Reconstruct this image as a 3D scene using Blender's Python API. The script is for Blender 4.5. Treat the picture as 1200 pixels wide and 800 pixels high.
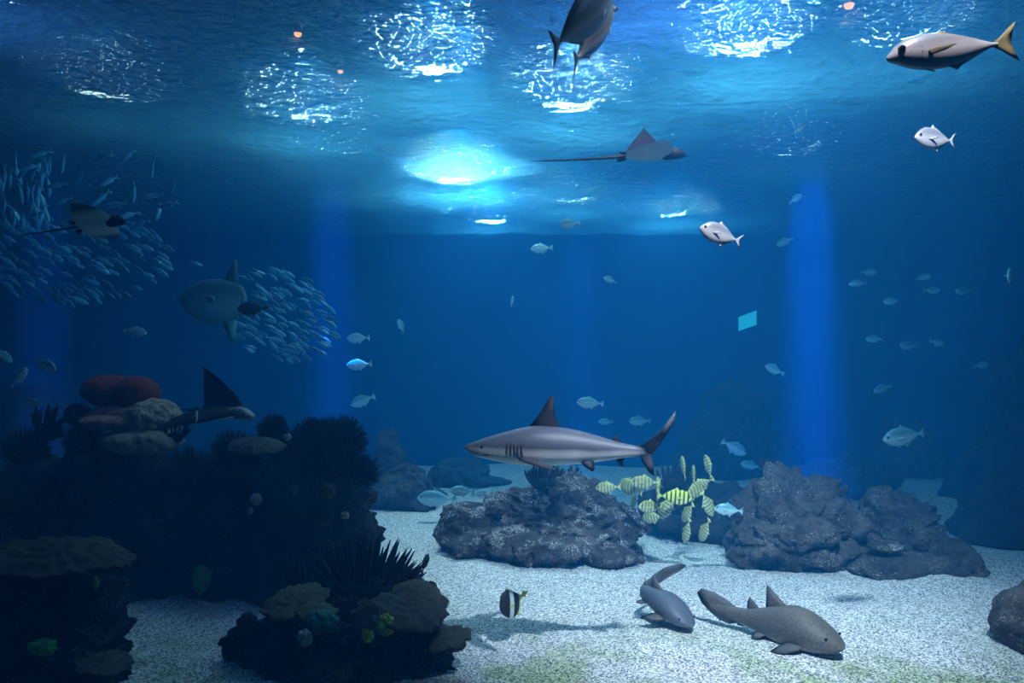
import bpy, bmesh, math, random
from mathutils import Vector, Matrix, Euler, noise

# ---------------------------------------------------------------- scene, camera
scene = bpy.context.scene
for o in list(bpy.data.objects):
    bpy.data.objects.remove(o, do_unlink=True)
C = scene.collection

CAM_Z, FPX, HORIZON = 3.2, 1000.0, 420.0     # eye height (m), focal length (px of 1200), horizon row
SURF_Z = 7.0                                  # water level
BACK_Y = 26.0                                 # far wall

cd = bpy.data.cameras.new('camera')
cam = bpy.data.objects.new('camera', cd)
C.objects.link(cam)
cam.location = (0, 0, CAM_Z)
cam.rotation_euler = (math.pi / 2, 0, 0)
cd.sensor_width = 36.0
cd.lens = 36.0 * FPX / 1200.0
cd.shift_y = (HORIZON - 400.0) / 1200.0
cd.clip_start = 0.05
cd.clip_end = 200
scene.camera = cam

vs = scene.view_settings
vs.view_transform = 'Standard'
vs.look = 'None'
vs.gamma = 1.0
vs.exposure = 0.0
vs.use_curve_mapping = False
try:
    scene.cycles.max_bounces = 6
    scene.cycles.transparent_max_bounces = 12
    scene.cycles.volume_bounces = 1
    scene.cycles.caustics_refractive = True
except Exception:
    pass


def P(px, py, d):
    """photo pixel + distance from the camera plane -> point"""
    return Vector(((px - 600.0) / FPX * d, d, CAM_Z - (py - HORIZON) / FPX * d))


def floor_d(py):
    return CAM_Z * FPX / (py - HORIZON)


# ---------------------------------------------------------------- world: clear blue water everywhere
world = bpy.data.worlds.new('water_world')
scene.world = world
world.use_nodes = True
wn = world.node_tree
wn.nodes.clear()
wo = wn.nodes.new('ShaderNodeOutputWorld')
bg = wn.nodes.new('ShaderNodeBackground')
bg.inputs[0].default_value = (0.0, 0.02, 0.06, 1)
bg.inputs[1].default_value = 0.0
wn.links.new(bg.outputs[0], wo.inputs['Surface'])
# scattering and absorption per metre
vsc = wn.nodes.new('ShaderNodeVolumeScatter')
vsc.inputs['Color'].default_value = (0.02, 0.40, 1.0, 1)
vsc.inputs['Density'].default_value = 0.020
vsc.inputs['Anisotropy'].default_value = 0.0
vab = wn.nodes.new('ShaderNodeVolumeAbsorption')
vab.inputs['Color'].default_value = (0.32, 0.76, 0.90, 1)
vab.inputs['Density'].default_value = 0.085
vad = wn.nodes.new('ShaderNodeAddShader')
wn.links.new(vsc.outputs[0], vad.inputs[0])
wn.links.new(vab.outputs[0], vad.inputs[1])
wn.links.new(vad.outputs[0], wo.inputs['Volume'])


# ---------------------------------------------------------------- lamps over the tank
def spot(name, loc, target, energy, color, angle, blend=0.6, radius=0.15):
    l = bpy.data.lights.new(name, 'SPOT')
    l.energy = energy
    l.color = color
    l.spot_size = math.radians(angle)
    l.spot_blend = blend
    l.shadow_soft_size = radius
    o = bpy.data.objects.new(name, l)
    C.objects.link(o)
    o.location = loc
    o.rotation_euler = (Vector(target) - Vector(loc)).to_track_quat('-Z', 'Y').to_euler()
    return o


def area(name, loc, size, energy, color, size_y=None, shape='DISK'):
    l = bpy.data.lights.new(name, 'AREA')
    l.energy = energy
    l.color = color
    l.shape = shape
    l.size = size
    if size_y:
        l.size_y = size_y
    o = bpy.data.objects.new(name, l)
    C.objects.link(o)
    o.location = loc
    return o


# white work lamps hung over the water, each over the patch of broken light it makes on the surface
for x, y, r, e in ((-3.7, 13.6, .55, 180), (-1.2, 11.2, .55, 260), (3.3, 10.4, .6, 300), (1.0, 12.9, .7, 300),
                   (-1.3, 18.5, .9, 900), (4.6, 23.0, .6, 260), (1.5, 20.9, .5, 200), (-.7, 24.0, .5, 200),
                   (5.3, 9.9, .4, 70), (-6.6, 12.3, .5, 25), (-3.4, 16.0, .4, 40), (5.6, 15.8, .4, 30)):
    area('work_lamp', (x, y + 1.6, SURF_Z + 1.6), r * 0.5, e * 0.75, (0.80, 0.93, 1.0))
# violet stage lamps
area('violet_lamp', (1.5, 9.8, SURF_Z + 1.2), .5, 120, (0.55, 0.42, 1.0))
area('violet_lamp', (-6.0, 9.6, SURF_Z + 1.2), .5, 40, (0.50, 0.45, 1.0))
# white floodlights: the key light hangs over the glass and throws shadows into the tank
spot('flood_lamp', (2.6, 3.0, 10.4), (2.7, 11.4, 0), 72000, (0.93, 0.64, 0.74), 42, 1.0, 0.12)
spot('flood_lamp', (-1.0, 18.0, 10.4), (-0.6, 15.5, 0), 15000, (1.0, 0.72, 0.75), 52, 1.0)
# narrow blue beams straight down behind the rocks
for px, py, px2, e, a in ((388, 182, 392, 90000, 10), (948, 172, 956, 150000, 12), (680, 236, 682, 70000, 9), (55, 190, 50, 50000, 9)):
    d0 = (SURF_Z - CAM_Z) * FPX / (HORIZON - py)
    p0 = P(px, py, d0)
    p1 = P(px2, HORIZON + CAM_Z / d0 * FPX, d0)
    spot('beam_lamp', (p0.x, p0.y, 6.85), p1, e * 0.95, (0.0, 0.26, 1.0), a, 1.0, 0.42)


# ---------------------------------------------------------------- helpers
def tag(o, label=None, cat=None, group=None, kind=None):
    if label: o['label'] = label
    if cat: o['category'] = cat
    if group: o['group'] = group
    if kind: o['kind'] = kind
    return o


def mesh_obj(name, verts, faces, mat=None, parent=None, smooth=True):
    me = bpy.data.meshes.new(name)
    me.from_pydata([tuple(v) for v in verts], [], faces)
    me.update()
    if smooth:
        me.polygons.foreach_set('use_smooth', [True] * len(me.polygons))
    o = bpy.data.objects.new(name, me)
    C.objects.link(o)
    if mat: me.materials.append(mat)
    if parent: o.parent = parent
    return o


def empty(name, loc=(0, 0, 0)):
    o = bpy.data.objects.new(name, None)
    C.objects.link(o)
    o.location = loc
    o.empty_display_size = 0.1
    return o


def kids(o):
    return [c for c in bpy.data.objects if c.parent == o]


def copy_tree(o, parent=None, tree=None):
    c = o.copy()
    C.objects.link(c)
    c.parent = parent
    for ch in list(o.children):
        copy_tree(ch, c)
    return c


class NT:
    """small node-tree writer"""
    def __init__(self, name):
        self.m = bpy.data.materials.new(name)
        self.m.use_nodes = True
        self.t = self.m.node_tree
        self.t.nodes.clear()
        self.out = self.t.nodes.new('ShaderNodeOutputMaterial')

    def n(self, typ, **kw):
        nd = self.t.nodes.new('ShaderNode' + typ)
        for k, v in kw.items():
            if k in nd.inputs.keys():
                self.set(nd.inputs[k], v)
            else:
                setattr(nd, k, v)
        return nd

    def set(self, sock, v):
        if isinstance(v, bpy.types.NodeSocket):
            self.t.links.new(v, sock)
        else:
            if isinstance(v, tuple) and len(v) == 3 and sock.type == 'RGBA':
                v = v + (1,)
            sock.default_value = v

    def coord(self, kind='Object'):
        return self.n('TexCoord').outputs[kind]

    def noise(self, scale, detail=4, rough=0.55, vec=None):
        nd = self.n('TexNoise', Scale=scale, Detail=detail, Roughness=rough)
        self.set(nd.inputs['Vector'], vec if vec is not None else self.coord())
        return nd.outputs[0]

    def voronoi(self, scale, vec=None, feature='F1', rand=1.0):
        nd = self.t.nodes.new('ShaderNodeTexVoronoi')
        nd.feature = feature
        nd.inputs['Scale'].default_value = scale
        nd.inputs['Randomness'].default_value = rand
        self.set(nd.inputs['Vector'], vec if vec is not None else self.coord())
        return nd

    def ramp(self, fac, stops, interp='LINEAR'):
        nd = self.t.nodes.new('ShaderNodeValToRGB')
        cr = nd.color_ramp
        cr.interpolation = interp
        while len(cr.elements) < len(stops):
            cr.elements.new(0.5)
        for e, (p, c) in zip(cr.elements, stops):
            e.position = p
            e.color = tuple(c) + (1,) if len(c) == 3 else c
        self.set(nd.inputs[0], fac)
        return nd.outputs[0]

    def mix(self, fac, a, b, blend='MIX'):
        nd = self.t.nodes.new('ShaderNodeMix')
        nd.data_type = 'RGBA'
        nd.blend_type = blend
        self.set(nd.inputs[0], fac)
        self.set(nd.inputs[6], a)
        self.set(nd.inputs[7], b)
        return nd.outputs[2]

    def math(self, op, a, b=0.0, clamp=False):
        nd = self.t.nodes.new('ShaderNodeMath')
        nd.operation = op
        nd.use_clamp = clamp
        self.set(nd.inputs[0], a)
        self.set(nd.inputs[1], b)
        return nd.outputs[0]

    def sep(self, v):
        nd = self.n('SeparateXYZ')
        self.set(nd.inputs[0], v)
        return nd.outputs

    def bump(self, h, strength=0.5, dist=0.05):
        nd = self.n('Bump', Strength=strength, Distance=dist)
        self.set(nd.inputs['Height'], h)
        return nd.outputs[0]

    def bsdf(self, color, rough=0.7, spec=0.3, normal=None, **kw):
        b = self.n('BsdfPrincipled')
        self.set(b.inputs['Base Color'], color)
        self.set(b.inputs['Roughness'], rough)
        self.set(b.inputs['Specular IOR Level'], spec)
        if normal is not None:
            self.set(b.inputs['Normal'], normal)
        for k, v in kw.items():
            self.set(b.inputs[k], v)
        self.t.links.new(b.outputs[0], self.out.inputs[0])
        return b


# ---------------------------------------------------------------- materials of the setting
def mat_sand():
    m = NT('sand')
    co = m.coord()
    g = m.voronoi(62, co)
    big = m.noise(0.5, 3, 0.5, co)
    mid = m.noise(14, 3, 0.6, co)
    grain = m.ramp(g.outputs['Color'], [(0.15, (0.03, 0.03, 0.03)), (0.38, (0.26, 0.255, 0.26)), (0.58, (0.68, 0.65, 0.66)), (0.85, (1.0, 0.95, 0.96))])
    col = m.mix(m.ramp(mid, [(0.40, (0, 0, 0)), (0.7, (0.25, 0.25, 0.25))]), grain, (0.5, 0.5, 0.5))
    # algae film in patches near the glass
    xyz = m.sep(co)
    near = m.ramp(m.math('MULTIPLY', xyz[1], 0.05), [(0.42, (1, 1, 1)), (0.53, (0, 0, 0))])
    pat = m.ramp(m.noise(0.9, 4, 0.6, co), [(0.44, (0, 0, 0)), (0.58, (0.85, 0.85, 0.85))])
    fac = m.math('MULTIPLY', near, pat)
    col = m.mix(fac, col, m.mix(1.0, col, (0.42, 0.56, 0.26), 'MULTIPLY'))
    h = m.math('ADD', m.math('MULTIPLY', g.outputs['Distance'], -0.6), m.math('MULTIPLY', mid, 0.6))
    m.bsdf(col, 0.85, 0.2, m.bump(h, 0.6, 0.012))
    return m.m


def mat_wall(name, col):
    m = NT(name)
    n = m.noise(0.6, 4)
    c = m.mix(n, tuple(x * 0.75 for x in col), tuple(min(1, x * 1.2) for x in col))
    m.bsdf(c, 0.8, 0.2)
    return m.m


def mat_surface():
    m = NT('water_surface')
    tr = m.n('BsdfTransparent')
    tr.inputs[0].default_value = (1.0, 1.0, 1.0, 1)
    gl = m.n('BsdfAnisotropic') if False else m.n('BsdfGlossy', Roughness=0.06)
    gl.inputs['Color'].default_value = (0.5, 0.85, 1.0, 1)
    rf = m.n('BsdfRefraction', Roughness=0.03, IOR=0.80)
    rf.inputs['Color'].default_value = (0.9, 1.0, 1.0, 1)
    m1 = m.n('MixShader'); m1.inputs[0].default_value = 0.82
    m.t.links.new(rf.outputs[0], m1.inputs[1]); m.t.links.new(gl.outputs[0], m1.inputs[2])
    m2 = m.n('MixShader'); m2.inputs[0].default_value = 0.6
    m.t.links.new(tr.outputs[0], m2.inputs[1]); m.t.links.new(m1.outputs[0], m2.inputs[2])
    co = m.coord()
    mp = m.n('Mapping'); mp.inputs['Scale'].default_value = (1.0, 1.15, 1.0)
    m.t.links.new(co, mp.inputs[0])
    h = m.noise(5.0, 3, 0.6, mp.outputs[0])
    nb = m.bump(h, 1.0, 0.34)
    for s in (gl, rf):
        m.t.links.new(nb, s.inputs['Normal'])
    tl = m.n('BsdfTranslucent')
    tl.inputs[0].default_value = (0.18, 0.70, 1.0, 1)
    m.t.links.new(nb, tl.inputs['Normal'])
    m3 = m.n('MixShader'); m3.inputs[0].default_value = 0.09
    m.t.links.new(m2.outputs[0], m3.inputs[1]); m.t.links.new(tl.outputs[0], m3.inputs[2])
    m.t.links.new(m3.outputs[0], m.out.inputs[0])
    return m.m


# ---------------------------------------------------------------- the tank
def sand_z(x, y):
    a = 0.16 * noise.noise(Vector((x * 0.22, y * 0.22, 3.1))) + 0.05 * noise.noise(Vector((x * 0.9, y * 0.9, 8.0)))
    return a + 0.010 * noise.noise(Vector((x * 5, y * 5, 1.0)))


def grid(name, x0, x1, y0, y1, nx, ny, zf, mat):
    vs_, fs = [], []
    for j in range(ny + 1):
        y = y0 + (y1 - y0) * j / ny
        for i in range(nx + 1):
            x = x0 + (x1 - x0) * i / nx
            vs_.append((x, y, zf(x, y)))
    for j in range(ny):
        for i in range(nx):
            a = j * (nx + 1) + i
            fs.append((a, a + 1, a + nx + 2, a + nx + 1))
    return mesh_obj(name, vs_, fs, mat)


M = {}
M['sand'] = mat_sand()
M['wall'] = mat_wall('tank_wall_blue', (0.003, 0.075, 0.22))
M['dark'] = mat_wall('tank_wall_dark', (0.012, 0.02, 0.03))

tag(grid('floor', -18, 18, 0.0, BACK_Y, 240, 220, sand_z, M['sand']),
    'pale speckled gravel sand bed of the aquarium', None, None, 'structure')


def slab(name, x0, x1, y0, y1, z0, z1, mat):
    v = [(x, y, z) for z in (z0, z1) for y in (y0, y1) for x in (x0, x1)]
    f = [(0, 2, 3, 1), (4, 5, 7, 6), (0, 1, 5, 4), (2, 6, 7, 3), (0, 4, 6, 2), (1, 3, 7, 5)]
    return mesh_obj(name, v, f, mat, None, False)


for nm, bx, mt, lb in (
        ('wall_back', (-18.3, 18.3, BACK_Y, BACK_Y + .3, -.5, 11.3), 'wall', 'blue painted far wall of the tank'),
        ('wall_left', (-18.3, -18, -.3, BACK_Y, -.5, 11.3), 'wall', 'blue painted side wall of the tank beside the fish schools'),
        ('wall_right', (18, 18.3, -.3, BACK_Y, -.5, 11.3), 'wall', 'blue painted side wall of the tank beside the rock cliff'),
        ('wall_front', (-18.3, 18.3, -.6, -.3, -.5, 11.3), 'dark', 'dark wall on the visitors side of the tank'),
        ('ceiling', (-18.3, 18.3, -.6, BACK_Y + .3, 11.0, 11.3), 'dark', 'dark hall ceiling above the water')):
    tag(slab(nm, *bx, M[mt]), lb, None, None, 'structure')


def surf_z(x, y):
    return SURF_Z + 0.08 * noise.noise(Vector((x * 0.9, y * 1.3, 5.0))) + 0.05 * noise.noise(Vector((x * 2.6, y * 3.4, 9.0)))


ws = grid('water_surface', -17.98, 17.98, 0.0, BACK_Y - .02, 300, 300, surf_z, mat_surface())
tag(ws, 'rippled water surface seen from below with lamp light breaking through', 'water', None, 'stuff')


# ---------------------------------------------------------------- rocks and corals
def mat_rock(name, dark, light, speck=(0.75, 0.72, 0.74), speck_amt=0.62, scale=1.0, green=None):
    m = NT(name)
    co = m.coord()
    n1 = m.noise(2.2 * scale, 6, 0.65, co)
    n2 = m.noise(9 * scale, 5, 0.7, co)
    col = m.ramp(n1, [(0.30, dark), (0.72, light)])
    col = m.mix(m.ramp(n2, [(0.35, (0, 0, 0)), (0.75, (0.7, 0.7, 0.7))]), col, tuple(c * 0.45 for c in dark))
    # pale crust of coralline growth in specks
    v = m.voronoi(80 * scale, co)
    sp = m.ramp(v.outputs['Color'], [(speck_amt + 0.18, (0, 0, 0)), (speck_amt + 0.24, (1, 1, 1))])
    patch = m.ramp(m.noise(3.0 * scale, 3, 0.6, co), [(0.48, (0, 0, 0)), (0.60, (1, 1, 1))])
    col = m.mix(m.math('MULTIPLY', sp, patch), col, speck)
    if green:
        g = m.ramp(m.noise(1.7 * scale, 2, 0.5, co), [(0.60, (0, 0, 0)), (0.66, (0.8, 0.8, 0.8))])
        col = m.mix(g, col, green)
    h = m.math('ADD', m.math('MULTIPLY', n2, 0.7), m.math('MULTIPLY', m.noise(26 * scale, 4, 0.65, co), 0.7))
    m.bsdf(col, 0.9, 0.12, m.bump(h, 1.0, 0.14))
    return m.m


def mat_plain(name, a, b, scale=8, rough=0.8, spec=0.2, bump=0.4, dist=0.02):
    m = NT(name)
    n = m.noise(scale, 5, 0.6)
    m.bsdf(m.ramp(n, [(0.3, a), (0.7, b)]), rough, spec, m.bump(n, bump, dist))
    return m.m


M['rock_c'] = mat_rock('rock_violet_brown', (0.04, 0.032, 0.033), (0.21, 0.165, 0.16), speck_amt=0.40)
M['rock_r'] = mat_rock('rock_grey', (0.035, 0.032, 0.030), (0.25, 0.215, 0.20), (0.50, 0.47, 0.46), 0.56)
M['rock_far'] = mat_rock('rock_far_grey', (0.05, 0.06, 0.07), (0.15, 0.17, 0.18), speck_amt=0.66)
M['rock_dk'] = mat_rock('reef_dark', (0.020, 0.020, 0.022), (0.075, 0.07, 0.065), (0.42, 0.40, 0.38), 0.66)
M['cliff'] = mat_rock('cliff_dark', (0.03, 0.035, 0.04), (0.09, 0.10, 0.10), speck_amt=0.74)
M['boulder'] = mat_plain('tan_boulder', (0.14, 0.105, 0.08), (0.40, 0.32, 0.24), 14)
M['ledge'] = mat_plain('pink_ledge', (0.14, 0.06, 0.05), (0.42, 0.22, 0.18), 10)
M['redsponge'] = mat_plain('red_sponge', (0.10, 0.012, 0.010), (0.24, 0.035, 0.025), 10)
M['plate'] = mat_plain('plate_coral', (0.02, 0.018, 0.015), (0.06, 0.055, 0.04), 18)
M['olive'] = mat_plain('olive_plate', (0.03, 0.028, 0.016), (0.095, 0.09, 0.05), 22)
M['teal'] = mat_plain('teal_sponge', (0.012, 0.07, 0.06), (0.025, 0.17, 0.14), 12)
M['yellow'] = mat_plain('yellow_sponge', (0.20, 0.23, 0.015), (0.40, 0.45, 0.04), 14)
M['green'] = mat_plain('green_sponge', (0.03, 0.13, 0.03), (0.09, 0.30, 0.06), 14)
M['pale'] = mat_plain('pale_crust', (0.12, 0.11, 0.11), (0.40, 0.37, 0.36), 14)
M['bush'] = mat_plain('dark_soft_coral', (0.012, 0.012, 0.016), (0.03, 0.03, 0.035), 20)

_ico = {}


def ico(sub):
    if sub not in _ico:
        bm = bmesh.new()
        bmesh.ops.create_icosphere(bm, subdivisions=sub, radius=1.0)
        bm.verts.index_update()
        _ico[sub] = ([v.co.normalized() for v in bm.verts], [tuple(v.index for v in f.verts) for f in bm.faces])
        bm.free()
    return _ico[sub]


def lumpy(name, lumps, mat, sub=6, amp=0.18, freq=1.1, knob=0.0, kfreq=4.0, seed=0, origin=None, parent=None, strata=0.0, local=None, block=0.0, bfreq=1.3):
    """one closed boulder: the outer hull of several ellipsoids (centre, radii), roughened by fractal noise.
    Vertices are stored around the object's own base point."""
    dirs, faces = ico(sub)
    L = [(Vector(c), Vector(r)) for c, r in lumps]
    if origin is None:
        big = max(L, key=lambda l: l[1].x * l[1].z)
        origin = big[0]
    origin = Vector(origin)
    base = Vector(local) if local is not None else Vector((origin.x, origin.y, min(0.0, origin.z) if parent is None else 0))
    off = Vector((seed * 7.3, seed * 3.1, seed * 1.7))
    out = []
    for d in dirs:
        best = 0.0
        for c, r in L:
            oc = Vector(((origin.x - c.x) / r.x, (origin.y - c.y) / r.y, (origin.z - c.z) / r.z))
            dd = Vector((d.x / r.x, d.y / r.y, d.z / r.z))
            a = dd.dot(dd); b = oc.dot(dd); cc = oc.dot(oc) - 1.0
            disc = b * b - a * cc
            if disc > 0:
                t = (-b + math.sqrt(disc)) / a
                if t > best: best = t
        if best <= 0.02: best = 0.02
        p = origin + d * best
        q = p * freq + off
        h = noise.fractal(q, 0.75, 2.1, 8) + 0.9 * (0.35 - abs(noise.noise(q * 1.7 + off))) - 0.5 * abs(noise.noise(q * 5.1 + off)) 
        if knob:
            vd = noise.voronoi(p * kfreq + off)[0]
            h2 = (0.45 - vd[0]) * knob
        else:
            h2 = 0.0
        if strata:
            h2 += strata * math.sin(p.z * 11 + 2.5 * noise.noise(p * 0.8 + off))
        if block:
            w = p + 0.22 * Vector((noise.noise(p * 1.6 + off), noise.noise(p * 1.6 - off), noise.noise(p * 1.6)))
            dist, cells = noise.voronoi(Vector((w.x, w.y, w.z * 1.25)) * bfreq + off)
            crack = min(1.0, (dist[1] - dist[0]) * 4.0)
            h2 += block * (0.9 * crack - 0.7) + block * 1.3 * noise.noise(cells[0] * 3.7)
        p = p + d * (amp * h * min(1.0, best * 1.2) + h2)
        out.append(p - base)
    o = mesh_obj(name, out, faces, mat, parent)
    o.location = base
    return o


def LP(px, top, hw, ry, d, dy=0.0, frac=0.35, bot=0.0):
    """ellipsoid standing on the sand: picture column, top row, half width in pixels, depth radius in metres"""
    dd = d + dy
    t = P(px, top, dd)
    cz = bot + (t.z - bot) * frac
    return ((t.x, dd, cz), (hw / FPX * dd, ry, t.z - cz))


def rock(name, d, spec, mat, label, cat='rock', group=None, **kw):
    lumps = [LP(px, top, hw, ry, d, dy) for px, top, hw, ry, dy in spec]
    o = lumpy(name, lumps, mat, **kw)
    return tag(o, label, cat, group)


rock('boulder', 14.4, [(662, 562, 62, 1.0, .1), (705, 580, 40, .8, -.1), (612, 574, 46, .9, .1), (548, 588, 36, .7, .2), (650, 606, 92, 1.0, -.45), (700, 625, 48, .8, -.6), (570, 612, 55, .7, -.1)],
     M['rock_c'], 'broad knobbly violet-brown boulder crusted with white specks below the large grey shark', sub=7, amp=.22, freq=1.8, knob=.16, kfreq=3.8, seed=1)
rock('boulder', 13.6, [(922, 541, 44, .8, .1), (955, 548, 42, .8, .1), (980, 574, 32, .8, 0), (900, 562, 36, .9, 0), (885, 612, 34, .9, -.1), (930, 570, 66, 1.0, -.1), (968, 612, 44, .9, -.1)],
     M['rock_r'], 'tall craggy grey boulder with layered top, beside the yellow striped fish', sub=7, amp=.16, freq=1.6, strata=.02, seed=2, block=.16, bfreq=1.5)
rock('boulder', 13.7, [(1050, 570, 34, .7, .1), (1032, 584, 26, .6, 0), (1072, 584, 30, .7, 0), (1055, 600, 46, .8, -.1)],
     M['rock_r'], 'dark rounded boulder leaning between the tall craggy boulder and the low front rock', sub=7, amp=.15, freq=1.8, seed=3, block=.12, bfreq=1.8)
rock('boulder', 12.7, [(1040, 646, 46, .55, -.15), (1112, 630, 34, .6, .1), (1090, 646, 48, .6, 0), (1125, 650, 26, .5, 0)],
     M['rock_r'], 'low smooth-faced grey rock with pale crust on the sand in front of the boulders', sub=7, amp=.10, freq=2.0, seed=4, block=.06, bfreq=2.2)
b = P(1037, 640, 12.45)
tag(lumpy('flat_stone', [((b.x, b.y, b.z), (.25, .22, .085))], M['pale_rock'] if 'pale_rock' in M else M['rock_c'], sub=5, amp=.05, freq=4, seed=5, local=(b.x, b.y, b.z - .09)),
    'small flat pale-crusted stone lying on the low grey rock', 'stone')
rock('boulder', 15.0, [(1170, 572, 48, 1.0, .2), (1230, 550, 80, 1.3, .4), (1180, 600, 66, 1.1, 0)],
     M['cliff'], 'big dark greenish boulder under the cliff, right of the low grey rock', sub=6, amp=.25, freq=1.1, seed=6)
rock('cliff', 19.0, [(1200, 425, 55, 1.2, .3), (1165, 500, 42, 1.2, 0), (1230, 390, 60, 1.3, .5), (1190, 520, 66, 1.3, .2)],
     M['cliff'], 'tall dark rock cliff against the side wall', 'cliff', sub=6, amp=.45, freq=.7, seed=7)
rock('boulder', 9.45, [(1215, 688, 48, .45, .1), (1240, 676, 60, .5, .1)],
     M['rock_r'], 'smooth sloping dark rock alone on the sand, nearest the glass', sub=6, amp=.10, freq=1.5, seed=8)
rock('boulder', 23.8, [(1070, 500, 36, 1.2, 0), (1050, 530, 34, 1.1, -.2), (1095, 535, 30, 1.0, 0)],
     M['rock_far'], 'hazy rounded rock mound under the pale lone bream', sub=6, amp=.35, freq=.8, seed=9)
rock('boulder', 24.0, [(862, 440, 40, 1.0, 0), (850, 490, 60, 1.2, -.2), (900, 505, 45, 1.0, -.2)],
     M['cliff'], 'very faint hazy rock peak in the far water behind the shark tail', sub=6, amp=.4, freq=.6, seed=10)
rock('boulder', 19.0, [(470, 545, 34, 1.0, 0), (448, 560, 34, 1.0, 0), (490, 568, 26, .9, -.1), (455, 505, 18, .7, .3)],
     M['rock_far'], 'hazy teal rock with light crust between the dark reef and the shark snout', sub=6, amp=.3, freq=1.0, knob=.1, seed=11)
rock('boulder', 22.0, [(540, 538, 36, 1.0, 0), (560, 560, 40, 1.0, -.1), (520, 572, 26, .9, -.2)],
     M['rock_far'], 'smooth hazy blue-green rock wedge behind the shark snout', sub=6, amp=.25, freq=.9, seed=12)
rock('boulder', 16.2, [(800, 558, 40, .9, .1), (838, 566, 36, .9, 0), (818, 596, 62, 1.0, -.2)],
     M['cliff'], 'dark blue boulder hidden behind the yellow striped fish', sub=6, amp=.25, freq=1.2, seed=13)
rock('boulder', 18.5, [(40, 452, 46, 1.2, 0), (80, 490, 36, 1.1, 0), (10, 480, 46, 1.2, 0)],
     M['cliff'], 'dark hazy rock behind the reef, below the bright fleck of a fish', sub=6, amp=.35, freq=.9, seed=14)
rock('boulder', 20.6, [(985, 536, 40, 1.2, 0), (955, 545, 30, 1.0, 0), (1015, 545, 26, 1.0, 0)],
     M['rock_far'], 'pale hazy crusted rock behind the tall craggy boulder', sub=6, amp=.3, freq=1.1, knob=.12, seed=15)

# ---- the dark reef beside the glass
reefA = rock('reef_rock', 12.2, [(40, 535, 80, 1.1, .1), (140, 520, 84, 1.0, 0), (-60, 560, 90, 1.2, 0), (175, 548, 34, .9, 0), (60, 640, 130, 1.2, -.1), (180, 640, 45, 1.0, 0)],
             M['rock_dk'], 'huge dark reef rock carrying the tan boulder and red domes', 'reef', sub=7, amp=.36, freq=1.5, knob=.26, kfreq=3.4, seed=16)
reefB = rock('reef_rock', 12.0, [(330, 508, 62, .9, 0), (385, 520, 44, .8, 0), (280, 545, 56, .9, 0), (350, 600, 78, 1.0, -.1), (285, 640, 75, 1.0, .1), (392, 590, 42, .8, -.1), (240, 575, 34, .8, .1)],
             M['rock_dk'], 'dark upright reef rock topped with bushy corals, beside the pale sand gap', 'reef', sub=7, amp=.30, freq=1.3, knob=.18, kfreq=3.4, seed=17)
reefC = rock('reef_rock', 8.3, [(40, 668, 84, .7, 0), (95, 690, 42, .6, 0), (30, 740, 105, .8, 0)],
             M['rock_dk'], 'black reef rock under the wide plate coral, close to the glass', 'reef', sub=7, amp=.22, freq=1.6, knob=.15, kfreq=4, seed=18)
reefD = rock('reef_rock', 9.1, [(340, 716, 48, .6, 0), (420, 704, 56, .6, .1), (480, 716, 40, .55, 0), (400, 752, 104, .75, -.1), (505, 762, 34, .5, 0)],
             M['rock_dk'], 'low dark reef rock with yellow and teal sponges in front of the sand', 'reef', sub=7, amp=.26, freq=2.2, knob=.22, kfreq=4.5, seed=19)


def blob(name, px, py, d, rx, ry, rz, mat, label, cat, sub=5, amp=.12, freq=2.5, knob=0, seed=0, group=None):
    p = P(px, py, d)
    s = max(rx, rz)
    o = lumpy(name, [((p.x, p.y, p.z), (rx, ry, rz))], M[mat], sub=sub, amp=amp * s, freq=freq / s * .5, knob=knob * s, kfreq=2.2 / s, seed=seed, local=(p.x, p.y, p.z - rz))
    return tag(o, label, cat, group)


# red domes, tan boulder and ledges on the great reef rock
blob('dome_sponge', 128, 458, 11.6, .36, .34, .22, 'redsponge', 'dark maroon dome sponge, the larger one atop the reef rock', 'sponge', seed=21)
blob('dome_sponge', 160, 461, 11.5, .30, .30, .24, 'redsponge', 'brownish red dome sponge, the smaller one against the larger dome', 'sponge', seed=22)
blob('boulder', 178, 492, 11.3, .40, .40, .28, 'boulder', 'rounded tan boulder with rough crust on the dark reef below the red domes', 'rock', sub=6, amp=.25, knob=.1, seed=23)
blob('rock_ledge', 132, 494, 11.2, .42, .35, .10, 'ledge', 'flat pinkish rock ledge under the red domes', 'rock', amp=.25, freq=3, seed=24)
blob('rock_ledge', 150, 484, 11.5, .5, .4, .13, 'ledge', 'thick brown rock slab directly under the red domes', 'rock', amp=.2, freq=3, seed=25)
blob('rock_ledge', 165, 517, 11.1, .55, .40, .17, 'boulder', 'wide brown rock slab under the tan boulder', 'rock', amp=.25, freq=3, seed=26)
blob('rock_block', 92, 486, 11.7, .18, .2, .16, 'rock_dk', 'small dark block of rock at the end of the pink ledge', 'rock', amp=.3, seed=27)

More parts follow.
